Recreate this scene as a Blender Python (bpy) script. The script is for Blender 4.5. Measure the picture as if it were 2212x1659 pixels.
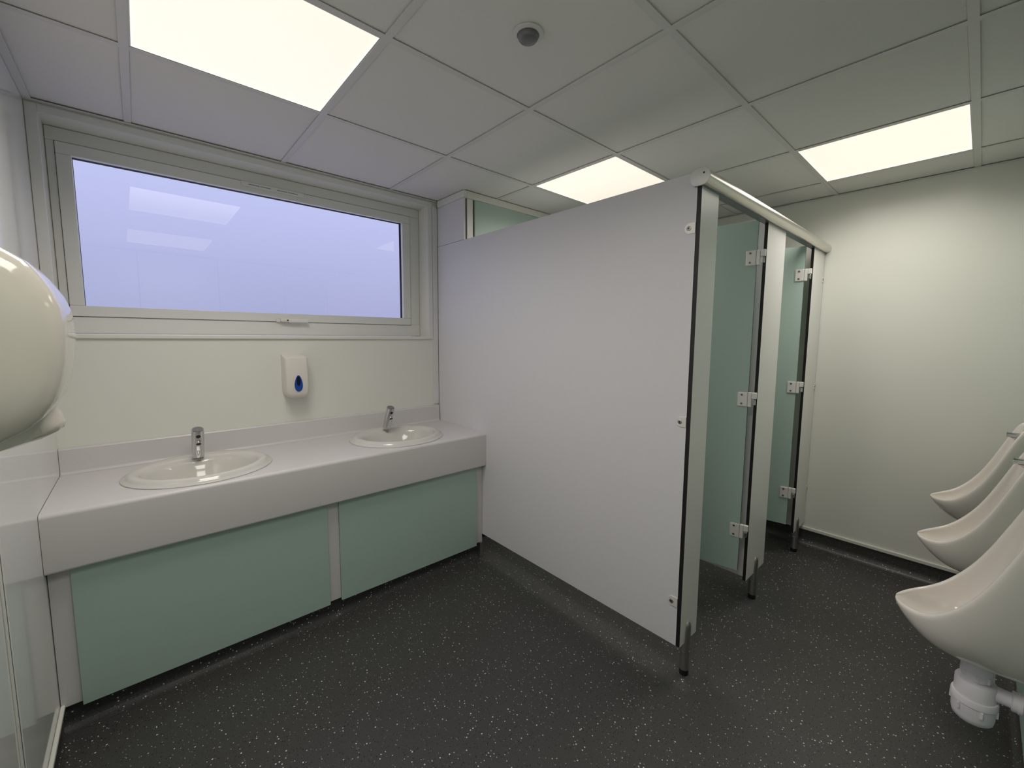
import bpy, bmesh, math, random
from mathutils import Vector, Matrix
random.seed(7)
for o in list(bpy.data.objects): bpy.data.objects.remove(o, do_unlink=True)
scene = bpy.context.scene
COL = scene.collection
# ------------------------------------------------------------------ camera
YAW, PITCH, ROLL = 0.8386, -0.0981, 0.0078
FPX, CXP, CYP, W, H = 902.561, 1114.51, 816.84, 2212.0, 1659.0
CAM_Z = 1.40
fw = Vector((math.cos(YAW)*math.cos(PITCH), math.sin(YAW)*math.cos(PITCH), math.sin(PITCH)))
rt = Vector((math.sin(YAW), -math.cos(YAW), 0)); up = rt.cross(fw)
rt, up = (math.cos(ROLL)*rt + math.sin(ROLL)*up), (-math.sin(ROLL)*rt + math.cos(ROLL)*up)
cd = bpy.data.cameras.new('camera'); cam = bpy.data.objects.new('camera', cd); COL.objects.link(cam)
m3 = Matrix((rt, up, -fw)).transposed()
cam.matrix_world = Matrix.Translation((0, 0, CAM_Z)) @ m3.to_4x4()
cd.sensor_fit = 'HORIZONTAL'; cd.sensor_width = 36.0; cd.lens = FPX/W*36.0
cd.shift_x = -(CXP - W/2)/W; cd.shift_y = (CYP - H/2)/W
cd.clip_start = 0.02
scene.camera = cam
# ------------------------------------------------------------------ exposure
vs = scene.view_settings
vs.view_transform = 'Standard'; vs.look = 'None'; vs.exposure = 0.0; vs.gamma = 1.0
vs.use_curve_mapping = False
LED_POWER = 6.9
LED_SPREAD = math.radians(152)
LED_COLOR = (1.0, 0.945, 0.875)
DIFFUSER_GLOW = ((1.0, 0.90, 0.76, 1), 0.85)
SKY_STRENGTH = 1.0
# ------------------------------------------------------------------ world: pale lavender dusk sky
world = bpy.data.worlds.new('dusk_sky'); scene.world = world; world.use_nodes = True
nt = world.node_tree; nt.nodes.clear()
out = nt.nodes.new('ShaderNodeOutputWorld'); bg = nt.nodes.new('ShaderNodeBackground')
tc = nt.nodes.new('ShaderNodeTexCoord'); sx = nt.nodes.new('ShaderNodeSeparateXYZ')
cr = nt.nodes.new('ShaderNodeValToRGB')
nt.links.new(tc.outputs['Generated'], sx.inputs[0]); nt.links.new(sx.outputs['Z'], cr.inputs[0])
nt.links.new(cr.outputs[0], bg.inputs[0]); nt.links.new(bg.outputs[0], out.inputs[0])
cr.color_ramp.elements[0].position = 0.0; cr.color_ramp.elements[0].color = (0.375, 0.395, 0.64, 1)
cr.color_ramp.elements[1].position = 0.30; cr.color_ramp.elements[1].color = (0.56, 0.60, 0.95, 1)
bg.inputs[1].default_value = SKY_STRENGTH * 1.03

# ------------------------------------------------------------------ materials
MATS = {}
def mat(name, color, rough=0.5, metal=0.0, spec=0.5, noise=None, bump=None, coat=0.0, emit=None):
    m = bpy.data.materials.new(name); m.use_nodes = True
    t = m.node_tree; b = t.nodes['Principled BSDF']
    b.inputs['Base Color'].default_value = (*color, 1)
    b.inputs['Roughness'].default_value = rough
    b.inputs['Metallic'].default_value = metal
    b.inputs['Specular IOR Level'].default_value = spec
    b.inputs['Coat Weight'].default_value = coat
    g = t.nodes.new('ShaderNodeNewGeometry')
    if noise:
        scale, amt = noise
        n = t.nodes.new('ShaderNodeTexNoise'); n.inputs['Scale'].default_value = scale; n.inputs['Detail'].default_value = 3
        t.links.new(g.outputs['Position'], n.inputs['Vector'])
        mx = t.nodes.new('ShaderNodeMix'); mx.data_type = 'RGBA'
        mx.inputs[6].default_value = (*[c*(1-amt) for c in color], 1)
        mx.inputs[7].default_value = (*[min(1, c*(1+amt)) for c in color], 1)
        t.links.new(n.outputs['Fac'], mx.inputs[0]); t.links.new(mx.outputs[2], b.inputs['Base Color'])
    if bump:
        scale, dist = bump
        n2 = t.nodes.new('ShaderNodeTexNoise'); n2.inputs['Scale'].default_value = scale
        t.links.new(g.outputs['Position'], n2.inputs['Vector'])
        bp = t.nodes.new('ShaderNodeBump'); bp.inputs['Distance'].default_value = dist; bp.inputs['Strength'].default_value = 0.4
        t.links.new(n2.outputs['Fac'], bp.inputs['Height']); t.links.new(bp.outputs[0], b.inputs['Normal'])
    if emit:
        b.inputs['Emission Color'].default_value = emit[0]; b.inputs['Emission Strength'].default_value = emit[1]
    MATS[name] = m
    return m
mat('cladding', (0.78, 0.78, 0.72), 0.22, noise=(3, 0.012))
mat('cladding_gloss', (0.78, 0.785, 0.76), 0.06, spec=0.6, noise=(3, 0.01))
mat('laminate', (0.74, 0.725, 0.75), 0.42, noise=(60, 0.02))
mat('pilaster_laminate', (0.79, 0.775, 0.75), 0.30, noise=(60, 0.02))
mat('worktop_laminate', (0.66, 0.635, 0.635), 0.33, noise=(350, 0.10))
mat('mint', (0.42, 0.545, 0.485), 0.38, noise=(60, 0.02))
mat('black_core', (0.012, 0.009, 0.010), 0.45)
mat('black_gap', (0.004, 0.004, 0.004), 0.9)
mat('ceramic', (0.78, 0.735, 0.685), 0.06, coat=0.3)
mat('ceramic_basin', (0.66, 0.64, 0.60), 0.08, coat=0.3)
mat('chrome', (0.62, 0.62, 0.63), 0.10, metal=1.0)
mat('steel', (0.50, 0.48, 0.45), 0.34, metal=1.0)
mat('alu', (0.66, 0.64, 0.59), 0.30, metal=1.0)
mat('alu_light', (0.84, 0.82, 0.79), 0.35, metal=0.25)
mat('white_plastic', (0.83, 0.80, 0.84), 0.35)
mat('soap_white', (0.74, 0.70, 0.65), 0.28)
mat('dryer_white', (0.70, 0.655, 0.58), 0.12, coat=0.5)
mat('upvc', (0.77, 0.765, 0.74), 0.35)
mat('trim_white', (0.76, 0.76, 0.70), 0.40)
mat('tile', (0.78, 0.76, 0.73), 0.92, noise=(120, 0.03), bump=(500, 0.0008))
mat('tee', (0.70, 0.685, 0.66), 0.5)
mat('blue_glaze', (0.010, 0.06, 0.33), 0.25)
mat('dark_blue', (0.002, 0.005, 0.03), 0.15)
mat('sensor_grey', (0.17, 0.165, 0.175), 0.25)
mat('rubber', (0.006, 0.006, 0.006), 0.6)
mat('ink', (0.03, 0.03, 0.03), 0.6)
mat('led', (0.8, 0.8, 0.8), 0.4, emit=DIFFUSER_GLOW)

def floor_material():
    m = bpy.data.materials.new('speckled_vinyl'); m.use_nodes = True
    t = m.node_tree; b = t.nodes['Principled BSDF']
    g = t.nodes.new('ShaderNodeNewGeometry')
    L = t.links.new
    base = t.nodes.new('ShaderNodeTexNoise'); base.inputs['Scale'].default_value = 260; base.inputs['Detail'].default_value = 4
    L(g.outputs['Position'], base.inputs['Vector'])
    ramp = t.nodes.new('ShaderNodeValToRGB')
    ramp.color_ramp.elements[0].position = 0.35; ramp.color_ramp.elements[0].color = (0.040, 0.039, 0.037, 1)
    ramp.color_ramp.elements[1].position = 0.70; ramp.color_ramp.elements[1].color = (0.072, 0.070, 0.067, 1)
    L(base.outputs['Fac'], ramp.inputs[0])
    cur = ramp.outputs[0]
    # (cell size m, dot radius m, keep fraction, colour, offset)
    for cell, rad, keep, col, off in ((0.0095, 0.0019, 0.75, (0.008, 0.008, 0.008, 1), 3.1),
                                      (0.0105, 0.0013, 0.55, (0.42, 0.42, 0.39, 1), 7.7),
                                      (0.013, 0.0020, 0.55, (0.70, 0.70, 0.66, 1), 1.3)):
        mp = t.nodes.new('ShaderNodeVectorMath'); mp.operation = 'ADD'; mp.inputs[1].default_value = (off, off*1.7, 0.37*off)
        L(g.outputs['Position'], mp.inputs[0])
        v = t.nodes.new('ShaderNodeTexVoronoi'); v.voronoi_dimensions = '3D'; v.inputs['Scale'].default_value = 1.0/cell
        L(mp.outputs[0], v.inputs['Vector'])
        sc = t.nodes.new('ShaderNodeSeparateColor'); L(v.outputs['Color'], sc.inputs[0])
        size = t.nodes.new('ShaderNodeMath'); size.operation = 'MULTIPLY_ADD'
        L(sc.outputs[1], size.inputs[0]); size.inputs[1].default_value = rad/cell*0.9; size.inputs[2].default_value = rad/cell*0.45
        lt = t.nodes.new('ShaderNodeMath'); lt.operation = 'LESS_THAN'
        L(v.outputs['Distance'], lt.inputs[0]); L(size.outputs[0], lt.inputs[1])
        kp = t.nodes.new('ShaderNodeMath'); kp.operation = 'LESS_THAN'
        L(sc.outputs[0], kp.inputs[0]); kp.inputs[1].default_value = keep
        ml = t.nodes.new('ShaderNodeMath'); ml.operation = 'MULTIPLY'
        L(lt.outputs[0], ml.inputs[0]); L(kp.outputs[0], ml.inputs[1])
        mx = t.nodes.new('ShaderNodeMix'); mx.data_type = 'RGBA'
        L(ml.outputs[0], mx.inputs[0]); L(cur, mx.inputs[6]); mx.inputs[7].default_value = col
        cur = mx.outputs[2]
    L(cur, b.inputs['Base Color'])
    b.inputs['Roughness'].default_value = 0.42; b.inputs['Specular IOR Level'].default_value = 0.45
    MATS['floor'] = m
floor_material()

def glass_material():
    m = bpy.data.materials.new('window_glass'); m.use_nodes = True
    t = m.node_tree; t.nodes.clear(); L = t.links.new
    o = t.nodes.new('ShaderNodeOutputMaterial'); tr = t.nodes.new('ShaderNodeBsdfTransparent'); gl = t.nodes.new('ShaderNodeBsdfGlossy')
    gl.inputs['Roughness'].default_value = 0.0; gl.inputs['Color'].default_value = (1, 1, 1, 1)
    fr = t.nodes.new('ShaderNodeFresnel'); fr.inputs['IOR'].default_value = 1.70
    ge = t.nodes.new('ShaderNodeNewGeometry')
    sub = t.nodes.new('ShaderNodeMath'); sub.operation = 'SUBTRACT'; sub.inputs[0].default_value = 1.0
    L(ge.outputs['Backfacing'], sub.inputs[1])
    mu = t.nodes.new('ShaderNodeMath'); mu.operation = 'MULTIPLY'; L(fr.outputs[0], mu.inputs[0]); L(sub.outputs[0], mu.inputs[1])
    mi = t.nodes.new('ShaderNodeMixShader'); L(mu.outputs[0], mi.inputs[0]); L(tr.outputs[0], mi.inputs[1]); L(gl.outputs[0], mi.inputs[2])
    L(mi.outputs[0], o.inputs[0]); MATS['glass'] = m
glass_material()

# ------------------------------------------------------------------ mesh helpers
def tag(o, label=None, cat=None, group=None, kind=None):
    if label: o['label'] = label
    if cat: o['category'] = cat
    if group: o['group'] = group
    if kind: o['kind'] = kind
    return o
def empty(name, loc, rz=0.0, label=None, cat=None, group=None, kind=None, parent=None):
    o = bpy.data.objects.new(name, None); COL.objects.link(o); o.empty_display_size = 0.05
    o.location = loc; o.rotation_euler = (0, 0, rz)
    if parent: o.parent = parent
    return tag(o, label, cat, group, kind)
WORLDLOC = {}
def wloc(o):
    v = Vector(o.location); p = o.parent
    while p: v = v + Vector(p.location); p = p.parent
    return v
def mk(name, bm, m, parent=None, smooth=False, local=False, sub=0, auto=None):
    """link bm as one mesh object; its coordinates are world ones (or the parent's when local)"""
    bmesh.ops.recalc_face_normals(bm, faces=bm.faces)
    me = bpy.data.meshes.new(name); bm.to_mesh(me); bm.free()
    xs = [v.co for v in me.vertices]
    c = Vector(((min(v.x for v in xs)+max(v.x for v in xs))/2, (min(v.y for v in xs)+max(v.y for v in xs))/2, min(v.z for v in xs)))
    me.transform(Matrix.Translation(-c))
    o = bpy.data.objects.new(name, me); COL.objects.link(o)
    o.location = c
    if parent:
        o.parent = parent
        if not local: o.location = c - wloc(parent)
    mats = m if isinstance(m, (list, tuple)) else [m]
    for k in mats: me.materials.append(MATS[k])
    if smooth:
        for p in me.polygons: p.use_smooth = True
        if auto:
            try: me.set_sharp_from_angle(angle=math.radians(auto))
            except Exception: pass
    if sub:
        s = o.modifiers.new('subdivision', 'SUBSURF'); s.levels = sub; s.render_levels = sub
    return o
def add_box(bm, x0, x1, y0, y1, z0, z1, bev=0.0, seg=2):
    r = bmesh.ops.create_cube(bm, size=1.0)
    vs_ = r['verts']
    bmesh.ops.scale(bm, vec=(x1-x0, y1-y0, z1-z0), verts=vs_)
    bmesh.ops.translate(bm, vec=((x0+x1)/2, (y0+y1)/2, (z0+z1)/2), verts=vs_)
    if bev > 0:
        es = list({e for v in vs_ for e in v.link_edges})
        bmesh.ops.bevel(bm, geom=es, offset=bev, segments=seg, affect='EDGES', profile=0.5)
def box(name, x0, x1, y0, y1, z0, z1, m, parent=None, bev=0.0, local=False):
    bm = bmesh.new(); add_box(bm, x0, x1, y0, y1, z0, z1, bev)
    return mk(name, bm, m, parent, local=local)
def add_prism(bm, pts, axis, a0, a1):
    """polygon pts (2-D) extruded along axis from a0 to a1; axis 0: pts=(y,z), 1: (x,z), 2: (x,y)"""
    def P(p, a):
        return {0: (a, p[0], p[1]), 1: (p[0], a, p[1]), 2: (p[0], p[1], a)}[axis]
    lo = [bm.verts.new(P(p, a0)) for p in pts]; hi = [bm.verts.new(P(p, a1)) for p in pts]
    n = len(pts)
    for i in range(n): bm.faces.new((lo[i], lo[(i+1) % n], hi[(i+1) % n], hi[i]))
    bm.faces.new(lo[::-1]); bm.faces.new(hi)
def add_cyl(bm, p0, p1, r0, r1=None, seg=24, caps=True):
    p0, p1 = Vector(p0), Vector(p1); r1 = r0 if r1 is None else r1
    d = (p1-p0).normalized(); a = d.orthogonal().normalized(); b = d.cross(a)
    A = [bm.verts.new(p0 + r0*(math.cos(t)*a + math.sin(t)*b)) for t in [2*math.pi*i/seg for i in range(seg)]]
    B = [bm.verts.new(p1 + r1*(math.cos(t)*a + math.sin(t)*b)) for t in [2*math.pi*i/seg for i in range(seg)]]
    for i in range(seg): bm.faces.new((A[i], A[(i+1) % seg], B[(i+1) % seg], B[i]))
    if caps: bm.faces.new(A[::-1]); bm.faces.new(B)
def add_lathe(bm, prof, origin, axis=(0, 0, 1), seg=28):
    """prof: list of (radius, height) along axis"""
    o = Vector(origin); d = Vector(axis).normalized(); a = d.orthogonal().normalized(); b = d.cross(a)
    rings = []
    for r, h in prof:
        if r < 1e-6: rings.append([bm.verts.new(o + d*h)])
        else: rings.append([bm.verts.new(o + d*h + r*(math.cos(2*math.pi*i/seg)*a + math.sin(2*math.pi*i/seg)*b)) for i in range(seg)])
    for A, B in zip(rings, rings[1:]):
        for i in range(seg):
            j = (i+1) % seg
            if len(A) == 1 and len(B) == 1: continue
            if len(A) == 1: bm.faces.new((A[0], B[i], B[j]))
            elif len(B) == 1: bm.faces.new((A[i], B[0], A[j]))
            else: bm.faces.new((A[i], B[i], B[j], A[j]))
def add_loft(bm, rings, closed=True, cap0=True, cap1=True):
    R = [[bm.verts.new(p) for p in r] for r in rings]; n = len(R[0])
    for A, B in zip(R, R[1:]):
        for i in range(n if closed else n-1):
            j = (i+1) % n
            bm.faces.new((A[i], A[j], B[j], B[i]))
    if cap0: bm.faces.new(R[0][::-1])
    if cap1: bm.faces.new(R[-1])
    return R
def add_ring(bm, x0, x1, z0, z1, wx0, wx1, wz0, wz1, y0, y1, bev=0.0):
    """rectangular ring in the XZ plane: outer x0..x1, z0..z1, bar widths w*, between y0 and y1"""
    add_box(bm, x0, x1, y0, y1, z1-wz1, z1, bev); add_box(bm, x0, x1, y0, y1, z0, z0+wz0, bev)
    add_box(bm, x0, x0+wx0, y0, y1, z0+wz0, z1-wz1, bev); add_box(bm, x1-wx1, x1, y0, y1, z0+wz0, z1-wz1, bev)
def copy_tree(o, parent=None):
    c = o.copy(); COL.objects.link(c); c.parent = parent
    for ch in list(o.children): copy_tree(ch, c)
    return c

# ------------------------------------------------------------------ room
XL, XR, YF, YB, ZC = -0.28, 3.33, -0.185, 2.55, 2.304
tag(box('floor', XL-0.1, XR+0.1, YF-0.1, YB+0.1, -0.05, 0.0, 'floor'), kind='structure')
# left wall (glossy cladding sheets) and its joint strip
wl = tag(box('wall_left', XL-0.1, XL, YF-0.1, YB+0.30, 0, 2.5, 'cladding_gloss'), kind='structure')
bm = bmesh.new(); add_box(bm, XL, XL+0.003, 1.501, 1.537, 0.112, ZC-0.002, 0.001); mk('joint_strip', bm, 'trim_white', wl)
bm = bmesh.new(); add_box(bm, XL+0.003, XL+0.0034, 1.517, 1.5205, 0.112, ZC-0.002); mk('joint_groove', bm, 'black_core', wl)
# far wall
wr = tag(box('wall_right', XR, XR+0.1, YF-0.1, YB+0.1, 0, 2.5, 'cladding'), kind='structure')
box('joint_strip', XR-0.003, XR, 1.05, 1.075, 0.125, ZC-0.002, 'trim_white', wr)
# window wall with an opening, one mesh
OX0, OX1, OZ0, OZ1 = -0.245, 1.484, 1.395, 2.264
wb = empty('wall_back', (1.5, YB, 0), kind='structure')
bm = bmesh.new()
add_box(bm, XL, OX0, YB, YB+0.25, 0, 2.5); add_box(bm, OX1, XR, YB, YB+0.25, 0, 2.5)
add_box(bm, OX0, OX1, YB, YB+0.25, 0, OZ0); add_box(bm, OX0, OX1, YB, YB+0.25, OZ1, 2.5)
mk('wall_cladding', bm, 'cladding', wb)
# the strip between the window wall and the cubicle side panel
box('corner_strip', 1.516, 1.5535, YB-0.008, YB-0.0005, 0.93, 2.268, 'laminate', wb, 0.001)
# urinal wall, clad in mint panels
wf = tag(box('wall_front', XL-0.1, XR+0.1, YF-0.1, YF-0.02, 0, 2.5, 'black_gap'), kind='structure')
edges = [XL, 0.105, 0.75, 1.395, 2.04, 2.685, XR]
for a, b in zip(edges, edges[1:]):
    box('mint_panel', a+0.005, b-0.005, YF-0.0195, YF, 0.105, 2.28, 'mint', wf, 0.001)

# ceiling: slab, tee grid, tiles
ce = tag(box('ceiling', XL-0.1, XR+0.1, YF-0.1, YB+0.1, 2.46, 2.5, 'tile'), kind='structure')
GX = [0.018+0.6*i for i in range(6)]; GY = [1.889-0.6*j for j in range(4)]
cx = [XL]+GX+[XR]; cy = [YB]+GY+[YF]
for x in GX:
    bm = bmesh.new(); add_box(bm, x-0.012, x+0.012, YF+0.001, YB-0.001, ZC, ZC+0.0015); add_box(bm, x-0.002, x+0.002, YF+0.001, YB-0.001, ZC+0.0015, ZC+0.034)
    mk('tee_bar', bm, 'tee', ce)
xs_ = [XL]+GX+[XR]
for y in GY:
    for a, b in zip(xs_, xs_[1:]):
        bm = bmesh.new(); xa, xb = a+0.0121, b-0.0121
        add_box(bm, xa, xb, y-0.012, y+0.012, ZC, ZC+0.0015); add_box(bm, xa, xb, y-0.002, y+0.002, ZC+0.0015, ZC+0.034)
        mk('cross_tee', bm, 'tee', ce)
LEDS = {(1, 1), (1, 3), (4, 1), (5, 3)}
tiles = {}
for i in range(len(cx)-1):
    for j in range(len(cy)-1):
        if (i, j) in LEDS: continue
        x0, x1, y0, y1 = cx[i]+0.0035, cx[i+1]-0.0035, cy[j+1]+0.0035, cy[j]-0.0035
        key = (round(x1-x0, 4), round(y1-y0, 4))
        if key in tiles:
            src = tiles[key]; o = src.copy(); COL.objects.link(o); o.parent = ce
            o.location = Vector(((x0+x1)/2, (y0+y1)/2, ZC+0.0042)) - wloc(ce)
        else:
            tiles[key] = box('ceiling_tile', x0, x1, y0, y1, ZC+0.0042, ZC+0.019, 'tile', ce)
# perimeter angle trim
n = 0
def trim(name, *a, m='tee', bev=0.0):
    return tag(box(name, *a, m, None, bev), kind='structure')
trim('trim_1', XL+0.0005, XL+0.024, YF+0.001, YB-0.025, ZC-0.0035, ZC-0.001)
trim('trim_2', XL+0.0005, 1.540, YB-0.024, YB-0.0008, ZC-0.0035, ZC-0.001)
trim('trim_3', XR-0.018, XR-0.0005, YF+0.001, 2.17, ZC-0.0035, ZC-0.001)
trim('trim_4', XL+0.025, XR-0.0205, YF+0.0008, YF+0.022, ZC-0.0035, ZC-0.001)

# skirtings: coved vinyl, with a white capping strip
def cove(y_or_x, r=0.03, h=0.10, t=0.004):
    pts = [(0.0, 0.0), (0.0, h), (t, h)]
    for k in range(9):
        a = math.pi - (math.pi/2)*k/8
        pts.append((t + r + r*math.cos(a), r + r*math.sin(a) - r + 0.0*k) if False else (t + r - r*math.cos(math.pi/2*k/8), r - r*math.sin(math.pi/2*k/8)))
    pts.append((t+r, 0.0005)); pts.append((0.0, 0.0005))
    return pts[:1] and [(0.0, 0.0005), (0.0, h), (t, h)] + [(t + r*(1-math.cos(math.pi/2*k/8)), r*(1-math.sin(math.pi/2*k/8))+0.0006) for k in range(9)]
cv = cove(0)
bm = bmesh.new(); add_prism(bm, [(XL+0.0005+a, b) for a, b in cove(0, 0.03, 0.098)], 1, YF+0.04, 2.025)
tag(mk('baseboard_left', bm, 'floor'), kind='structure')
bm = bmesh.new(); add_prism(bm, [(XR-0.0005-a, b) for a, b in cove(0, 0.045, 0.100)], 1, YF+0.04, 2.20)
tag(mk('baseboard_right', bm, 'floor'), kind='structure')
bm = bmesh.new(); add_prism(bm, [(YF-0.0195+a, b) for a, b in cove(0, 0.03, 0.103)], 0, XL+0.04, XR-0.05)
tag(mk('baseboard_front', bm, 'floor'), kind='structure')
trim('trim_5', XL+0.0005, XL+0.012, YF+0.02, 2.040, 0.0985, 0.112, m='trim_white', bev=0.003)
trim('trim_6', XR-0.012, XR-0.0005, YF+0.005, 2.20, 0.1005, 0.122, m='trim_white', bev=0.003)

# window trims and sill
bm = bmesh.new()
add_box(bm, OX1, OX1+0.030, YB-0.006, YB-0.0005, OZ0-0.012, OZ1+0.030, 0.0015)
add_box(bm, XL+0.001, OX0, YB-0.006, YB-0.0005, OZ0-0.012, OZ1+0.030, 0.0015)
add_box(bm, OX0, OX1, YB-0.006, YB-0.0005, OZ1, OZ1+0.030, 0.0015)
tag(mk('trim_7', bm, 'upvc'), kind='structure')
trim('trim_8', OX0-0.018, OX1+0.012, YB-0.012, YB+0.119, OZ0-0.016, OZ0+0.004, m='trim_white', bev=0.004)
# window
wn = empty('window_1', (0.62, 2.68, OZ0), kind='structure')
FY = 2.670
bm = bmesh.new(); add_ring(bm, OX0+0.001, OX1-0.001, OZ0+0.005, OZ1-0.001, 0.036, 0.072, 0.079, 0.056, FY, 2.76, 0.003); mk('frame', bm, 'upvc', wn)
S0, S1, T0, T1 = -0.2165, 1.4105, 1.4765, 2.205
# dark seal line between the frame and the sash
bm = bmesh.new(); add_ring(bm, S0-0.002, S1+0.002, T0-0.002, T1+0.002, 0.004, 0.004, 0.004, 0.004, FY-0.0012, FY-0.0002); mk('seal', bm, 'black_core', wn)
bm = bmesh.new(); add_ring(bm, S0, S1, T0, T1, 0.0465, 0.0525, 0.0465, 0.049, FY-0.008, FY+0.02, 0.003)
sash = mk('sash', bm, 'upvc', wn)
G0, G1, K0, K1 = -0.170, 1.358, 1.523, 2.156
bm = bmesh.new(); add_ring(bm, G0-0.02, G1+0.02, K0-0.02, K1+0.02, 0.0205, 0.0205, 0.0205, 0.0205, FY+0.021, FY+0.045); mk('spacer_bar', bm, 'black_gap', wn)
bm = bmesh.new(); add_box(bm, G0-0.01, G1+0.01, FY+0.012, FY+0.016, K0-0.01, K1+0.01)
pane = mk('pane', bm, 'glass', wn)
PANE_RX, PANE_RZ = -0.0140, 0.0130
# trickle vent
bm = bmesh.new(); add_box(bm, 0.445, 0.748, FY-0.016, FY-0.0085, 2.179, 2.2045, 0.0025); tv = mk('trickle_vent', bm, 'upvc', wn)
for a in (0.478, 0.532, 0.612, 0.666):
    box('vent_slot', a, a+0.050, FY-0.0166, FY-0.0158, 2.190, 2.1930, 'sensor_grey', tv)
# handle
bm = bmesh.new(); add_box(bm, 0.578, 0.600, FY-0.014, FY-0.0085, 1.472, 1.496, 0.004); add_box(bm, 0.598, 0.640, FY-0.034, FY-0.0085, 1.474, 1.494, 0.006)
hd = mk('handle', bm, 'trim_white', wn)
bm = bmesh.new(); add_box(bm, 0.636, 0.742, FY-0.034, FY-0.022, 1.472, 1.492, 0.005); mk('lever', bm, 'upvc', hd)
bm = bmesh.new(); add_cyl(bm, (0.632, FY-0.0345, 1.484), (0.632, FY-0.0338, 1.484), 0.0042, seg=16); mk('lock', bm, 'black_core', hd)

# ------------------------------------------------------------------ duct behind the cubicles
DY = 2.235
wd = empty('wall_duct', (2.4, 2.4, 0), kind='structure')
box('duct_frame', 1.572, XR-0.0005, DY+0.004, YB-0.001, 0.0005, 2.27, 'black_gap', wd)
box('end_panel', 1.5555, 1.5705, DY-0.003, YB-0.009, 2.0085, 2.262, 'laminate', wd, 0.001)
box('stile', 1.5815, 1.625, DY-0.006, DY+0.0038, 0.10, 2.262, 'pilaster_laminate', wd, 0.001)
for a, b in ((1.637, 2.375), (2.40, 3.32)):
    box('mint_panel', a, b, DY-0.012, DY+0.0038, 0.11, 2.262, 'mint', wd, 0.001)
bm = bmesh.new(); add_box(bm, 1.546, 1.5705, DY-0.020, YB-0.025, 2.2625, ZC-0.0005, 0.002); add_box(bm, 1.5705, XR-0.022, DY-0.020, DY+0.003, 2.2625, ZC-0.0005, 0.002)
mk('cornice', bm, 'trim_white', wd)

# ------------------------------------------------------------------ LED panels
led_labels = {
 (1, 1): 'large square lit ceiling panel at the top left, in front of the window',
 (1, 3): 'square lit ceiling panel above the hand dryer, seen only mirrored in the window',
 (4, 1): 'square lit ceiling panel half hidden behind the grey cubicle side panel',
 (5, 3): 'square lit ceiling panel above the urinals, close to the far wall'}
for (i, j), lab in led_labels.items():
    x0, x1, y0, y1 = cx[i], cx[i+1], cy[j+1], cy[j]
    e = empty('led_panel', ((x0+x1)/2, (y0+y1)/2, ZC+0.002), label=lab, cat='ceiling light', group='square LED panels in the ceiling grid')
    bm = bmesh.new()
    xa, xb, ya, yb, w_ = x0+0.0035, x1-0.0035, y0+0.0035, y1-0.0035, 0.0135
    add_box(bm, xa, xb, ya, ya+w_, ZC+0.0020, ZC+0.011); add_box(bm, xa, xb, yb-w_, yb, ZC+0.0020, ZC+0.011)
    add_box(bm, xa, xa+w_, ya+w_, yb-w_, ZC+0.0020, ZC+0.011); add_box(bm, xb-w_, xb, ya+w_, yb-w_, ZC+0.0020, ZC+0.011)
    mk('panel_frame', bm, 'trim_white', e)
    box('diffuser', xa+w_, xb-w_, ya+w_, yb-w_, ZC+0.0042, ZC+0.009, 'led', e)
    ld = bpy.data.lights.new('panel_light', 'AREA'); ld.shape = 'SQUARE'; ld.size = xb-xa-2*w_; ld.energy = LED_POWER; ld.color = LED_COLOR; ld.spread = LED_SPREAD
    lo = bpy.data.objects.new('panel_light', ld); COL.objects.link(lo); lo.parent = e; lo.location = (0, 0, 0.0016)

# motion sensor
e = empty('motion_sensor', (0.923, 0.984, ZC), label='small round motion sensor set into a ceiling tile', cat='sensor')
bm = bmesh.new(); add_lathe(bm, [(0.0, 0.004), (0.044, 0.004), (0.046, 0.0015), (0.045, -0.001), (0.034, -0.004), (0.032, -0.002), (0.0, -0.002)], (0.923, 0.984, ZC), seg=40); mk('bezel', bm, 'tee', e, smooth=True, auto=40)
bm = bmesh.new(); add_lathe(bm, [(0.0315, -0.002), (0.0315, -0.006), (0.030, -0.012), (0.025, -0.018), (0.015, -0.022), (0.0, -0.0235)], (0.923, 0.984, ZC), seg=40); mk('lens', bm, 'sensor_grey', e, smooth=True)

# ------------------------------------------------------------------ vanity: worktop, cabinet, basins, taps
WZ, WY0, WY1 = 0.810, 2.0, YB-0.001
wx0, wx1 = XL+0.001, 1.5545
wt = empty('worktop', (0.64, 2.27, 0.60), label='long pale grey worktop with a deep front, holding two oval basins', cat='worktop')
BAS = ((0.174, 2.264), (1.100, 2.264)); BA, BB = 0.267, 0.250
bm = bmesh.new()
def loop(pts):
    v = [bm.verts.new(p) for p in pts]
    return [bm.edges.new((v[i], v[(i+1) % len(v)])) for i in range(len(v))]
es = loop([(wx0, WY0+0.016, WZ), (wx1, WY0+0.016, WZ), (wx1, WY1, WZ), (wx0, WY1, WZ)])
for bx, by in BAS:
    es += loop([(bx+(BA-0.03)*math.cos(2*math.pi*k/64), by+(BB-0.03)*math.sin(2*math.pi*k/64), WZ) for k in range(64)])
bmesh.ops.triangle_fill(bm, edges=es, use_beauty=True)
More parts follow.
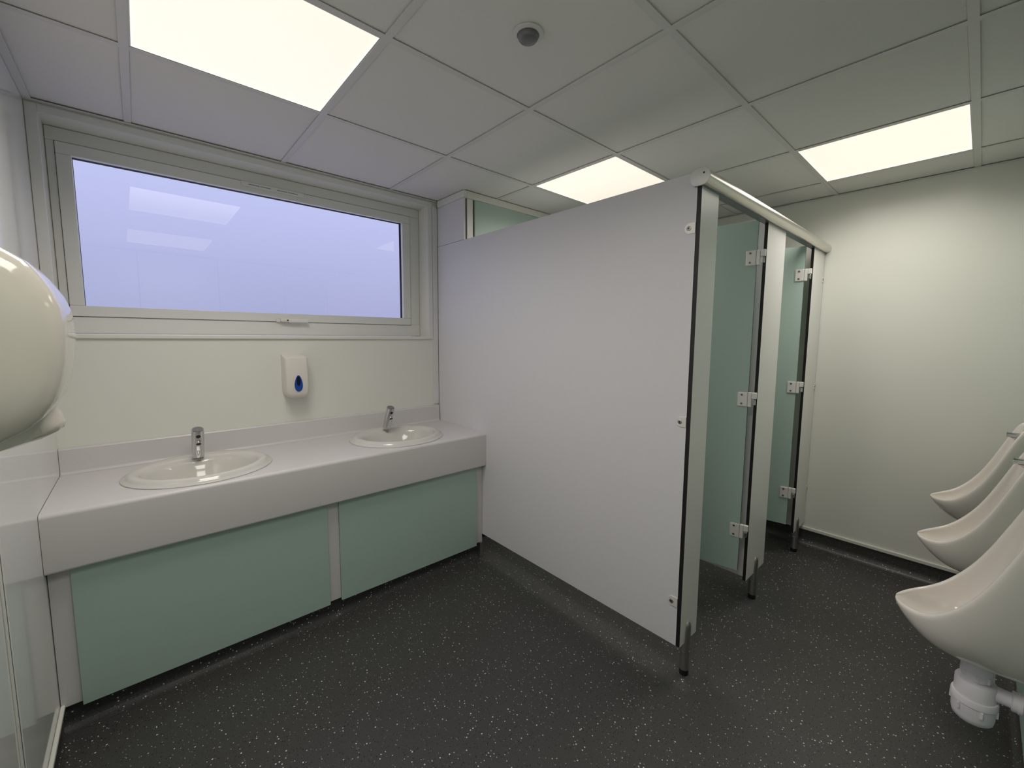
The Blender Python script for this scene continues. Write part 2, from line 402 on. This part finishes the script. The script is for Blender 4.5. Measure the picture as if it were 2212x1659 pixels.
# front fascia with rounded edge, extruded profile in YZ
prof = [(WY0+0.016, WZ)] + [(WY0+0.016-0.016*math.sin(math.pi/2*k/8), WZ-0.016+0.016*math.cos(math.pi/2*k/8)) for k in range(1, 9)]
prof += [(WY0, 0.613)] + [(WY0+0.010-0.010*math.cos(math.pi/2*k/6), 0.613-0.010*math.sin(math.pi/2*k/6)) for k in range(1, 7)] + [(WY0+0.022, 0.603), (WY0+0.022, WZ-0.020)]
for a, b in zip(prof, prof[1:]):
    bm.faces.new([bm.verts.new(p) for p in ((wx0, *a), (wx1, *a), (wx1, *b), (wx0, *b))])
bmesh.ops.remove_doubles(bm, verts=bm.verts, dist=1e-5)
o = mk('worktop_slab', bm, 'worktop_laminate', wt, smooth=True, auto=35)
bm = bmesh.new()
up_ = [(WY1-0.0005, WZ+0.0003), (WY1-0.022, WZ+0.0003)]
up_ = [(WY1, WZ+0.0004), (WY1-0.030, WZ+0.0004)] + [(WY1-0.016-0.014*math.cos(math.pi/2*k/6), WZ+0.014-0.014*math.cos(math.pi/2*0)*0 - 0.014*(1-math.sin(math.pi/2*k/6))*1.0 + 0.0004) for k in range(1, 1)]
pr = [(WY1, WZ+0.0004), (WY1-0.034, WZ+0.0004)] + [(WY1-0.034+0.014*math.sin(math.pi/2*k/6), WZ+0.0004+0.014*(1-math.cos(math.pi/2*k/6))) for k in range(1, 7)] + [(WY1-0.020, 0.914), (WY1-0.017, 0.918), (WY1, 0.920)]
add_prism(bm, pr, 0, wx0, 1.548)
mk('upstand', bm, 'worktop_laminate', wt, smooth=True, auto=35)

vc = empty('vanity_cabinet', (0.64, 2.1, 0), label='mint panelled cabinet front under the worktop', cat='cabinet')
for a, b in ((-0.2785, -0.2235), (0.6185, 0.6735), (1.5005, 1.5535)):
    box('stile', a, b, 2.040, 2.056, 0.100, 0.660, 'worktop_laminate', vc, 0.001)
box('carcass', -0.2785, 1.5535, 2.057, 2.075, 0.092, 0.600, 'black_gap', vc)
for a, b in ((-0.2245, 0.6190), (0.6735, 1.5035)):
    box('door_panel', a, b, 2.028, 2.0395, 0.091, 0.650, 'mint', vc, 0.001)
bm = bmesh.new(); add_prism(bm, [(2.076-a, b) for a, b in cove(0, 0.035, 0.091, 0.010)], 0, -0.2790, 1.5535); mk('plinth', bm, 'floor', vc)
# grey cap closing the end of the cove next to the cubicle panel
bm = bmesh.new(); pts = [(2.030+0.0, 0.100), (2.030, 0.002)] ; pts = [(2.066, 0.099), (2.066, 0.060), (2.056, 0.028), (2.036, 0.001), (2.030, 0.001), (2.030, 0.099)]
add_prism(bm, pts, 0, 1.5295, 1.5540); 
mk('cove_end_cap', bm, 'steel', vc)

def basin(bx, by, lab):
    e = empty('basin', (bx, by, WZ), label=lab, cat='basin', group='oval inset basins')
    N = 72; rings = []
    # (a, b, centre shift in y, z)
    prof = [(BA-0.030, BB-0.030, 0, 0.8106), (BA, BB, 0, 0.8106), (BA+0.001, BB+0.001, 0, 0.8125), (BA-0.002, BB-0.002, 0, 0.8152), (BA-0.012, BB-0.012, 0, 0.8165),
            (BA-0.017, BB-0.017, 0, 0.823), (BA-0.023, BB-0.023, 0, 0.830), (BA-0.032, BB-0.032, -0.001, 0.8335), (0.222, 0.202, -0.003, 0.8335), (0.212, 0.182, -0.012, 0.831),
            (0.206, 0.168, -0.022, 0.824), (0.198, 0.158, -0.026, 0.806), (0.185, 0.146, -0.027, 0.775), (0.160, 0.126, -0.025, 0.735), (0.125, 0.100, -0.02, 0.705), (0.075, 0.062, -0.015, 0.690), (0.024, 0.024, -0.01, 0.685)]
    for a, b, s, z in prof:
        rings.append([(bx+a*math.cos(2*math.pi*k/N), by+s+b*math.sin(2*math.pi*k/N), z) for k in range(N)])
    bm = bmesh.new(); add_loft(bm, rings, cap0=False, cap1=True)
    mk('bowl', bm, 'ceramic_basin', e, smooth=True)
    bm = bmesh.new(); add_lathe(bm, [(0.0, 0.004), (0.018, 0.004), (0.022, 0.002), (0.022, 0.0004)], (bx, by-0.010, 0.6855)); mk('waste', bm, 'chrome', e, smooth=True, auto=40)
    # printed maker's mark on the back of the bowl
    cu = bpy.data.curves.new('mark', 'FONT'); cu.body = 'RAK'; cu.size = 0.0085; cu.align_x = 'CENTER'; cu.align_y = 'CENTER'; cu.extrude = 0.0001
    to = bpy.data.objects.new('mark', cu); COL.objects.link(to)
    dg = bpy.context.evaluated_depsgraph_get(); me = bpy.data.meshes.new_from_object(to.evaluated_get(dg))
    bpy.data.objects.remove(to, do_unlink=True)
    mo = bpy.data.objects.new('maker_mark', me); COL.objects.link(mo); me.materials.clear(); me.materials.append(MATS['ink'])
    mo.parent = e
    mo.location = Vector((bx, by+0.1350, 0.8150)) - Vector((bx, by, WZ))
    mo.rotation_euler = (math.radians(68), 0, 0)
    return e
basin(*BAS[0], 'oval white basin in the worktop nearer the hand dryer')
basin(*BAS[1], 'oval white basin in the worktop beside the cubicle side panel')

def tap(tx, lab):
    e = empty('tap', (tx, 2.405, 0.8338), label=lab, cat='tap', group='sensor taps')
    b0 = Vector((tx, 2.405, 0.8338)); ax = Vector((0, -0.40, 0.92)).normalized(); Lt = 0.152; r = 0.0235
    # slanted cylinder with a base cut level with the rim
    bm = bmesh.new(); N = 40; side = Vector((1, 0, 0)); fwd = ax.cross(side)
    rings = []
    def ringc(h, rr, flat=False):
        out_ = []
        for k in range(N):
            t = 2*math.pi*k/N; p = b0 + ax*h + rr*(math.cos(t)*side + math.sin(t)*fwd)
            if flat: p = p - ax*((p.z - b0.z)/ax.z)
            out_.append(p)
        return out_
    rings = [ringc(0, r, True), ringc(0.012+0.012, r), ringc(Lt-0.003, r), ringc(Lt-0.0008, r-0.0009), ringc(Lt, r-0.003)]
    add_loft(bm, rings); mk('body', bm, 'chrome', e, smooth=True, auto=40)
    front = -fwd if (-fwd).y < 0 else fwd
    # cap disc
    bm = bmesh.new(); add_cyl(bm, b0+ax*(Lt+0.0002), b0+ax*(Lt+0.0010), r-0.0035, seg=36); mk('cap', bm, 'sensor_grey', e)
    # sensor eye
    p = b0 + ax*(Lt-0.025) + front*(r-0.0025); bm = bmesh.new(); add_cyl(bm, p, p+front*0.0030, 0.0085, seg=24); mk('sensor_eye', bm, 'black_core', e)
    # spout outlet
    p = b0 + ax*(Lt-0.056) + front*(r-0.004); d = (front - ax*0.45).normalized()
    bm = bmesh.new(); add_cyl(bm, p, p+d*0.012, 0.0115, seg=28); so = mk('spout', bm, 'chrome', e, smooth=True, auto=40)
    bm = bmesh.new(); add_cyl(bm, p+d*0.0121, p+d*0.0125, 0.0095, seg=24); mk('aerator', bm, 'black_core', so)
    return e
tap(0.172, 'chrome sensor tap on the basin nearer the hand dryer')
tap(1.098, 'chrome sensor tap on the basin beside the cubicle side panel')

# ------------------------------------------------------------------ soap dispenser
e = empty('soap_dispenser', (0.623, 2.545, 1.05), label='white wall soap dispenser with a blue drop shaped window', cat='soap dispenser')
bm = bmesh.new()
ring_defs = []
def soap_ring(z, x0, x1, yf, rr=0.016):
    pts = [(x0, YB-0.001), (x0, yf+rr)]
    pts += [(x0+rr-rr*math.cos(math.pi/2*k/5), yf+rr-rr*math.sin(math.pi/2*k/5)) for k in range(1, 6)]
    pts += [(x1-rr+rr*math.sin(math.pi/2*k/5), yf+rr-rr*math.cos(math.pi/2*k/5)) for k in range(0, 6)]
    pts += [(x1, YB-0.001)]
    return [(x, y, z + (0.018*(y-yf)/(YB-yf) if z > 1.27 else 0)) for x, y in pts]
S = [soap_ring(1.062, 0.600, 0.650, 2.475, 0.010), soap_ring(1.064, 0.588, 0.662, 2.466), soap_ring(1.072, 0.577, 0.673, 2.457), soap_ring(1.090, 0.570, 0.680, 2.451), soap_ring(1.13, 0.5675, 0.682, 2.448),
     soap_ring(1.20, 0.567, 0.681, 2.450), soap_ring(1.274, 0.5665, 0.680, 2.455), soap_ring(1.279, 0.5672, 0.6795, 2.4565), soap_ring(1.2805, 0.569, 0.678, 2.460)]
add_loft(bm, S); body = mk('body', bm, 'soap_white', e, smooth=True, auto=50)
def drop(w_, h_, zc, yy, n=28, t=0.002, pointy=1.0):
    bm = bmesh.new(); pts = []
    for k in range(n):
        a = 2*math.pi*k/n
        z = -math.cos(a); x = math.sin(a)*(1.0 - 0.42*pointy*(z*0.5+0.5)**1.0)
        pts.append((0.6255+x*w_/2, zc+z*h_/2))
    add_prism(bm, pts, 1, yy-t, yy); return bm
mk('window', drop(0.050, 0.088, 1.142, 2.4485, t=0.0022), 'blue_glaze', e)
bm = drop(0.021, 0.052, 1.154, 2.4462, t=0.0008, pointy=0.3); mk('level_slot', bm, 'dark_blue', e)

# ------------------------------------------------------------------ hand dryer on the left wall
e = empty('hand_dryer', (XL, 0.97, 1.22), label='round glossy cream hand dryer on the left wall', cat='hand dryer')
prof = [(-0.279, 1.535), (-0.22, 1.545), (-0.175, 1.536), (-0.130, 1.514), (-0.111, 1.4995), (-0.0995, 1.483), (-0.088, 1.460), (-0.081, 1.437), (-0.0788, 1.412), (-0.0795, 1.387), (-0.082, 1.361), (-0.088, 1.328),
        (-0.0955, 1.303), (-0.109, 1.280), (-0.125, 1.264), (-0.149, 1.251), (-0.18, 1.243), (-0.23, 1.240), (-0.279, 1.240)]
cz, cxm = 1.392, -0.215
def sect(y, s):
    return [(max(XL+0.0008, cxm+(x-cxm)*s) if x < cxm else cxm+(x-cxm)*s, y, cz+(z-cz)*s) for x, z in prof]
bm = bmesh.new()
secs = [sect(0.846, 0.15), sect(0.848, 0.45), sect(0.853, 0.70), sect(0.860, 0.86), sect(0.870, 0.955), sect(0.878, 0.99), sect(0.884, 1.0),
        sect(0.92, 1.006), sect(0.97, 1.008), sect(1.02, 1.0), sect(1.045, 0.97), sect(1.065, 0.90), sect(1.075, 0.75), sect(1.08, 0.4)]
add_loft(bm, secs); cov = mk('cover', bm, 'dryer_white', e, smooth=True)
# rounded nozzle skirt below the cover
bm = bmesh.new()
def skirt(y, k):
    pts = [(-0.2785, 1.214), (-0.20, 1.2205), (-0.150, 1.230), (-0.118, 1.240), (-0.100, 1.250), (-0.097, 1.262), (-0.112, 1.300), (-0.2785, 1.300)]
    return [(XL+0.0015+(x-XL)*k if x > -0.278 else x, y, 1.30-(1.30-z)*(0.93+0.07*k)) for x, z in pts]
add_loft(bm, [skirt(0.925, 0.90), skirt(0.945, 0.98), skirt(0.985, 1.0), skirt(1.025, 0.97), skirt(1.04, 0.88)]); mk('nozzle_skirt', bm, 'dryer_white', e, smooth=True, auto=60)
# black seam of the raised badge plate on the front
seam = [(-0.0905, 0.905, 1.474), (-0.0855, 0.935, 1.458), (-0.0815, 0.962, 1.440), (-0.0800, 0.985, 1.435), (-0.0795, 1.010, 1.432)]

# ------------------------------------------------------------------ cubicles
PZ0, PZ1 = 0.150, 2.006
p1 = empty('cubicle_partition', (1.5625, 1.65, PZ0), label='large grey white cubicle side panel beside the worktop', cat='partition')
def laminate_panel(name, x0, x1, y0, y1, z0, z1, faces, parent, local=False, edge='black_core', ax='x', bev=0.0006):
    """sheet with a dark core: decor faces on the two big sides, dark edges"""
    bm = bmesh.new(); add_box(bm, x0, x1, y0, y1, z0, z1)
    bmesh.ops.recalc_face_normals(bm, faces=bm.faces)
    for f in bm.faces:
        nrm = f.normal; big = abs(nrm.x) if ax == 'x' else abs(nrm.y)
        f.material_index = 0 if big > 0.9 else 1
    return mk(name, bm, [faces, edge], parent, local=local)
laminate_panel('panel', 1.555, 1.568, 0.7425, 2.5395, PZ0, PZ1, 'laminate', p1)
def screw(bm_parent, c, d, r, name='screw'):
    bm = bmesh.new(); c = Vector(c); d = Vector(d)
    add_lathe(bm, [(0.0, 0.0), (r, 0.0), (r, 0.0018), (r*0.8, 0.0028), (0.0, 0.0028)], c, d, seg=18)
    s = mk(name, bm, 'steel', bm_parent, smooth=True, auto=40)
    bm = bmesh.new(); add_cyl(bm, c+d*0.0028, c+d*0.0031, r*0.38, seg=10); mk('socket', bm, 'black_core', s)
for zb in (1.808, 1.076, 0.335):
    bm = bmesh.new(); hz = 0.0195
    pts = [(0.7428, zb-hz), (0.7428, zb+hz), (0.764, zb+hz)] + [(0.764+hz*math.sin(math.pi*k/10), zb+hz*math.cos(math.pi*k/10)) for k in range(1, 10)] + [(0.764, zb-hz)]
    add_prism(bm, pts, 0, 1.5515, 1.5549); br = mk('bracket', bm, 'alu_light', p1)
    screw(p1, (1.5515, 0.767, zb), (-1, 0, 0), 0.0085)
p2 = empty('cubicle_partition', (2.3065, 1.5, PZ0), label='partition between the two cubicles, seen as a dark strip behind the first open door', cat='partition')
laminate_panel('panel', 2.3000, 2.3130, 0.7425, 2.222, PZ0, 1.985, 'laminate', p2)

PY0, PY1 = 0.726, 0.741
PIL = ((1.5555, 1.701, 'grey pilaster at the front edge of the large side panel', 1.620, 0.150),
       (2.262, 2.528, 'grey pilaster between the two open mint doors', 2.395, 0.150),
       (3.078, 3.327, 'grey pilaster against the far wall', 3.150, 0.150))
for n_, (x0, x1, lab, fx, zb) in enumerate(PIL):
    e = empty('pilaster', ((x0+x1)/2, 0.7335, 0), label=lab, cat='pilaster', group='cubicle front pilasters')
    laminate_panel('panel', x0, x1, PY0, PY1, 0.150, 1.952, 'pilaster_laminate', e, ax='y')
    # leg: black foot, sleeve, ring, slotted clamp
    c = (fx, 0.7335, 0.0)
    bm = bmesh.new(); add_lathe(bm, [(0.0, 0.0005), (0.0185, 0.0005), (0.0185, 0.024), (0.0, 0.024)], c); lg = mk('foot', bm, 'rubber', e, smooth=True, auto=40)
    bm = bmesh.new(); add_lathe(bm, [(0.0, 0.0245), (0.0200, 0.0245), (0.0200, 0.104), (0.0, 0.104)], c, seg=36); mk('sleeve', bm, 'steel', e, smooth=True, auto=40)
    bm = bmesh.new(); add_lathe(bm, [(0.0, 0.1043), (0.0215, 0.1043), (0.0222, 0.106), (0.0215, 0.1085), (0.0, 0.1085)], c, seg=36); mk('collar', bm, 'chrome', e, smooth=True, auto=40)
    # front half shell of the clamp rising over the panel, top cut at a slope
    for sgn in (-1, 1):
        bm = bmesh.new(); N = 14; rings = []
        yp = PY0-0.0004 if sgn < 0 else PY1+0.0004
        for zz, k in ((0.109, 1.0), (0.150, 1.0), (0.190, 0.86), (0.215, 0.74), (0.228, 0.62), (0.234, 0.40)):
            r = 0.0205*k; d0 = abs(yp-0.7335)
            dep = max(0.0012, (0.0205-d0)*(1.0 if zz < 0.22 else (0.75 if zz < 0.23 else 0.4)))
            pts = [(fx + r*math.cos(math.pi*t/N), yp + sgn*dep*math.sin(math.pi*t/N), zz) for t in range(N+1)]
            rings.append(pts)
        add_loft(bm, rings); mk('clamp', bm, 'steel', e, smooth=True, auto=50)
    box('clamp_core', fx-0.0195, fx+0.0195, PY0, PY1, 0.109, 0.1495, 'steel', e)
    if n_ == 2:
        for zb_ in (1.785, 1.092, 0.392):
            box('bracket', 3.300, 3.3265, PY0-0.003, PY0-0.0003, zb_-0.019, zb_+0.019, 'alu_light', e)
            screw(e, (3.311, PY0-0.003, zb_), (0, -1, 0), 0.0085)

# headrail
e = empty('headrail', (2.43, 0.729, 1.955), label='brushed metal rail along the top of the cubicle front', cat='rail')
def stad(y0, y1, z0, z1, n=12, x=0.0):
    r = (z1-z0)/2; zc = (z0+z1)/2; pts = []
    for k in range(n+1): a = -math.pi/2 + math.pi*k/n; pts.append((y1-r*0.95+r*0.95*math.cos(a), zc+r*math.sin(a)))
    for k in range(n+1): a = math.pi/2 + math.pi*k/n; pts.append((y0+r*0.95+r*0.95*math.cos(a), zc+r*math.sin(a)))
    return pts
bm = bmesh.new(); add_prism(bm, stad(0.693, 0.765, 1.9525, 2.010), 0, 1.545, XR-0.0005); mk('tube', bm, 'alu', e, smooth=True, auto=40)
bm = bmesh.new(); rr_ = [[(x_, y_, z_) for y_, z_ in stad(0.6915+d_, 0.7665-d_, 1.951+d_, 2.0115-d_)] for x_, d_ in ((1.5445, 0.0), (1.5415, 0.0), (1.5400, 0.0018))]
add_loft(bm, rr_); ecap = mk('end_cap', bm, 'alu_light', e, smooth=True, auto=40)
bm = bmesh.new(); add_cyl(bm, (1.5399, 0.7145, 1.992), (1.5394, 0.7145, 1.992), 0.0036, seg=14); mk('grub_screw', bm, 'black_core', ecap)
# dark slot under the rail
box('channel', 1.5465, XR-0.001, 0.716, 0.751, 1.9522, 1.9526, 'sensor_grey', e)

# doors, opened inwards about their hinges
def door(hx, hy, width, z0, z1, ang, lab, pil_x, zs):
    e = empty('cubicle_door', (hx, hy, z0), math.radians(ang), label=lab, cat='door', group='mint cubicle doors')
    # local: x along the door from the hinge edge, face towards the camera at +y
    laminate_panel('panel', 0.0, width, -0.0065, 0.0065, 0, z1-z0, 'mint', e, local=True, ax='y')
    R = Matrix.Rotation(math.radians(ang), 3, 'Z')
    for zc_ in zs:
        zl = zc_ - z0
        bm = bmesh.new(); add_box(bm, 0.001, 0.046, 0.0068, 0.0118, zl-0.036, zl+0.036, 0.004); hp = mk('hinge', bm, 'alu_light', e, local=True)
        for dz in (-0.022, 0.022):
            bm = bmesh.new(); add_lathe(bm, [(0.0, 0.0), (0.0062, 0.0), (0.0058, 0.0012), (0.0, 0.0012)], (0.027, 0.0118, zl+dz), (0, 1, 0), seg=16); sc_ = mk('screw', bm, 'steel', e, smooth=True, local=True, auto=40)
            bm = bmesh.new(); add_cyl(bm, (0.027, 0.01305, zl+dz), (0.027, 0.01335, zl+dz), 0.0030, seg=10); mk('screw_socket', bm, 'black_core', e, local=True)
        bm = bmesh.new(); add_box(bm, -0.016, 0.0005, -0.004, 0.0118, zl-0.036, zl+0.036, 0.003)
        mk('hinge_knuckle', bm, 'alu_light', e, local=True)
        bm = bmesh.new(); add_box(bm, -0.037, -0.0165, -0.004, 0.0118, zl+0.004, zl+0.036, 0.003); mk('hinge_arm', bm, 'alu_light', e, local=True)
        bm = bmesh.new(); add_box(bm, -0.034, -0.0215, -0.003, 0.0105, zl-0.026, zl+0.001, 0.003); mk('hinge_pin', bm, 'chrome', e, local=True)
    return e
door(2.216, 0.752, 0.545, 0.218, 1.958, 99.0, 'mint cubicle door nearer the camera, standing open', 2.262, (1.785, 1.103, 0.430))
door(3.010, 0.752, 0.470, 0.222, 1.956, 99.0, 'mint cubicle door next to the far wall, standing open', 3.078, (1.785, 1.103, 0.430))

# ------------------------------------------------------------------ urinals
def interp(tab, y):
    for (a, va), (b, vb) in zip(tab, tab[1:]):
        if (a >= y >= b): return va + (vb-va)*(a-y)/(a-b)
    return tab[-1][1] if y < tab[-1][0] else tab[0][1]
RIM = [(0.122, 0.600), (0.09, 0.607), (0.05, 0.620), (0.02, 0.643), (-0.01, 0.680), (-0.04, 0.728), (-0.07, 0.795), (-0.10, 0.875), (-0.125, 0.945), (-0.145, 0.992), (-0.160, 1.010), (-0.184, 1.014)]
KEEL = [(0.122, 0.594), (0.10, 0.570), (0.07, 0.541), (0.035, 0.515), (0.0, 0.502), (-0.05, 0.494), (-0.10, 0.488), (-0.184, 0.484)]
HW = [(0.122, 0.012), (0.116, 0.036), (0.105, 0.060), (0.085, 0.088), (0.055, 0.115), (0.02, 0.135), (-0.03, 0.150), (-0.08, 0.153), (-0.13, 0.145), (-0.16, 0.136), (-0.184, 0.132)]
INK = [(0.122, 0.599), (0.105, 0.590), (0.085, 0.572), (0.05, 0.550), (0.0, 0.538), (-0.04, 0.540), (-0.07, 0.566), (-0.095, 0.640), (-0.115, 0.740), (-0.130, 0.850), (-0.142, 0.945), (-0.152, 0.985)]
def urinal_mesh():
    bm = bmesh.new(); ys = [0.122, 0.118, 0.110, 0.098, 0.080, 0.055, 0.025, -0.01, -0.04, -0.065, -0.085, -0.105, -0.122, -0.136, -0.148, -0.156, -0.170, -0.184]
    K = 9; rings = []
    for y in ys:
        zr, zb, hw = interp(RIM, y), interp(KEEL, y), interp(HW, y)
        zi = interp(INK, y) if y > -0.15 else zr-0.002
        zi = min(zi, zr-0.001)
        t = min(0.024, hw*0.55); n = 2.5
        if y < -0.15: t = 0.03
        ring = []
        for k in range(K+1):
            a = math.pi/2*k/K; ring.append((-hw*max(0.0, math.cos(a))**(2/n), y, zr-(zr-zb)*math.sin(a)**(2/n)))
        for k in range(K-1, -1, -1):
            a = math.pi/2*k/K; ring.append((hw*max(0.0, math.cos(a))**(2/n), y, zr-(zr-zb)*math.sin(a)**(2/n)))
        hi = hw-t
        ring.append((hw-t*0.5, y+0.001, zr+0.004))
        n2 = 2.3
        for k in range(0, K+1):
            a = math.pi/2*k/K; ring.append((hi*max(0.0, math.cos(a))**(2/n2), y, zr-(zr-zi)*math.sin(a)**(2/n2)))
        for k in range(K-1, -1, -1):
            a = math.pi/2*k/K; ring.append((-hi*max(0.0, math.cos(a))**(2/n2), y, zr-(zr-zi)*math.sin(a)**(2/n2)))
        ring.append((-hw+t*0.5, y+0.001, zr+0.004))
        rings.append(ring)
    R = add_loft(bm, rings, cap0=True, cap1=True)
    return bm
def make_urinal(ux, lab):
    e = empty('urinal', (ux, YF, 0.48), label=lab, cat='urinal', group='wall hung urinals')
    bm = urinal_mesh(); bmesh.ops.translate(bm, vec=(ux, 0, 0), verts=bm.verts)
    mk('bowl', bm, 'ceramic', e, smooth=True, sub=2)
    bm = bmesh.new(); add_cyl(bm, (ux, -0.150, 0.962), (ux, -0.112, 0.962), 0.0115, seg=24); add_cyl(bm, (ux, -0.112, 0.962), (ux, -0.107, 0.962), 0.0125, seg=24)
    sp = mk('spreader', bm, 'chrome', e, smooth=True, auto=40)
    bm = bmesh.new(); add_prism(bm, [(-0.140, 0.952), (-0.120, 0.952), (-0.140, 0.936)], 0, ux-0.008, ux+0.008); mk('spreader_lip', bm, 'chrome', sp)
    # bottle trap
    c = (ux, -0.062, 0.0)
    bm = bmesh.new(); add_lathe(bm, [(0.0, 0.492), (0.034, 0.492), (0.034, 0.468), (0.0315, 0.466), (0.0315, 0.446), (0.0, 0.446)], c, seg=36); tr_ = mk('trap_nut', bm, 'white_plastic', e, smooth=True, auto=40)
    for k in range(8):
        a = 2*math.pi*k/8; bmr = bmesh.new(); add_box(bmr, ux+0.0317*math.cos(a)-0.0022, ux+0.0317*math.cos(a)+0.0022, -0.062+0.0317*math.sin(a)-0.0022, -0.062+0.0317*math.sin(a)+0.0022, 0.447, 0.465); mk('nut_rib', bmr, 'white_plastic', tr_)
    bm = bmesh.new(); add_lathe(bm, [(0.0, 0.446), (0.026, 0.446), (0.026, 0.440), (0.0405, 0.437), (0.0425, 0.433), (0.0425, 0.393), (0.0, 0.393)], c, seg=40); mk('trap_body', bm, 'white_plastic', e, smooth=True, auto=40)
    bm = bmesh.new(); add_lathe(bm, [(0.0, 0.3925), (0.0460, 0.3925), (0.0478, 0.389), (0.0478, 0.374), (0.0455, 0.372), (0.0440, 0.338), (0.0415, 0.325), (0.034, 0.318), (0.020, 0.316), (0.0, 0.316)], c, seg=40); cupo = mk('trap_cup', bm, 'white_plastic', e, smooth=True, auto=40)
    for k in range(6):
        a = 2*math.pi*(k+0.35)/6; bmr = bmesh.new(); rr = 0.0458
        add_box(bmr, ux+rr*math.cos(a)-0.004, ux+rr*math.cos(a)+0.004, -0.062+rr*math.sin(a)-0.003, -0.062+rr*math.sin(a)+0.003, 0.352, 0.3715, 0.0015); mk('grip_rib', bmr, 'white_plastic', cupo)
    bm = bmesh.new(); add_lathe(bm, [(0.0, 0.0), (0.020, 0.0), (0.020, 0.028), (0.0265, 0.030), (0.0265, 0.040), (0.0285, 0.042), (0.0285, 0.048), (0.025, 0.050), (0.025, 0.076), (0.021, 0.078), (0.021, 0.0855), (0.0, 0.0855)], (ux, -0.100, 0.418), (0, -1, 0), seg=32)
    mk('trap_outlet', bm, 'white_plastic', e, smooth=True, auto=40)
    return e
UX = (1.722, 2.365, 3.010)
u0 = make_urinal(UX[0], 'white wall hung urinal nearest the camera, its bottle trap in full view')
for k, lab in ((1, 'middle one of the three white wall hung urinals'), (2, 'white wall hung urinal nearest the far wall')):
    u = copy_tree(u0); u.location.x = UX[k]; u['label'] = lab

# tilt of the glazed unit in its sash
pane.rotation_euler = (PANE_RX, 0, PANE_RZ)
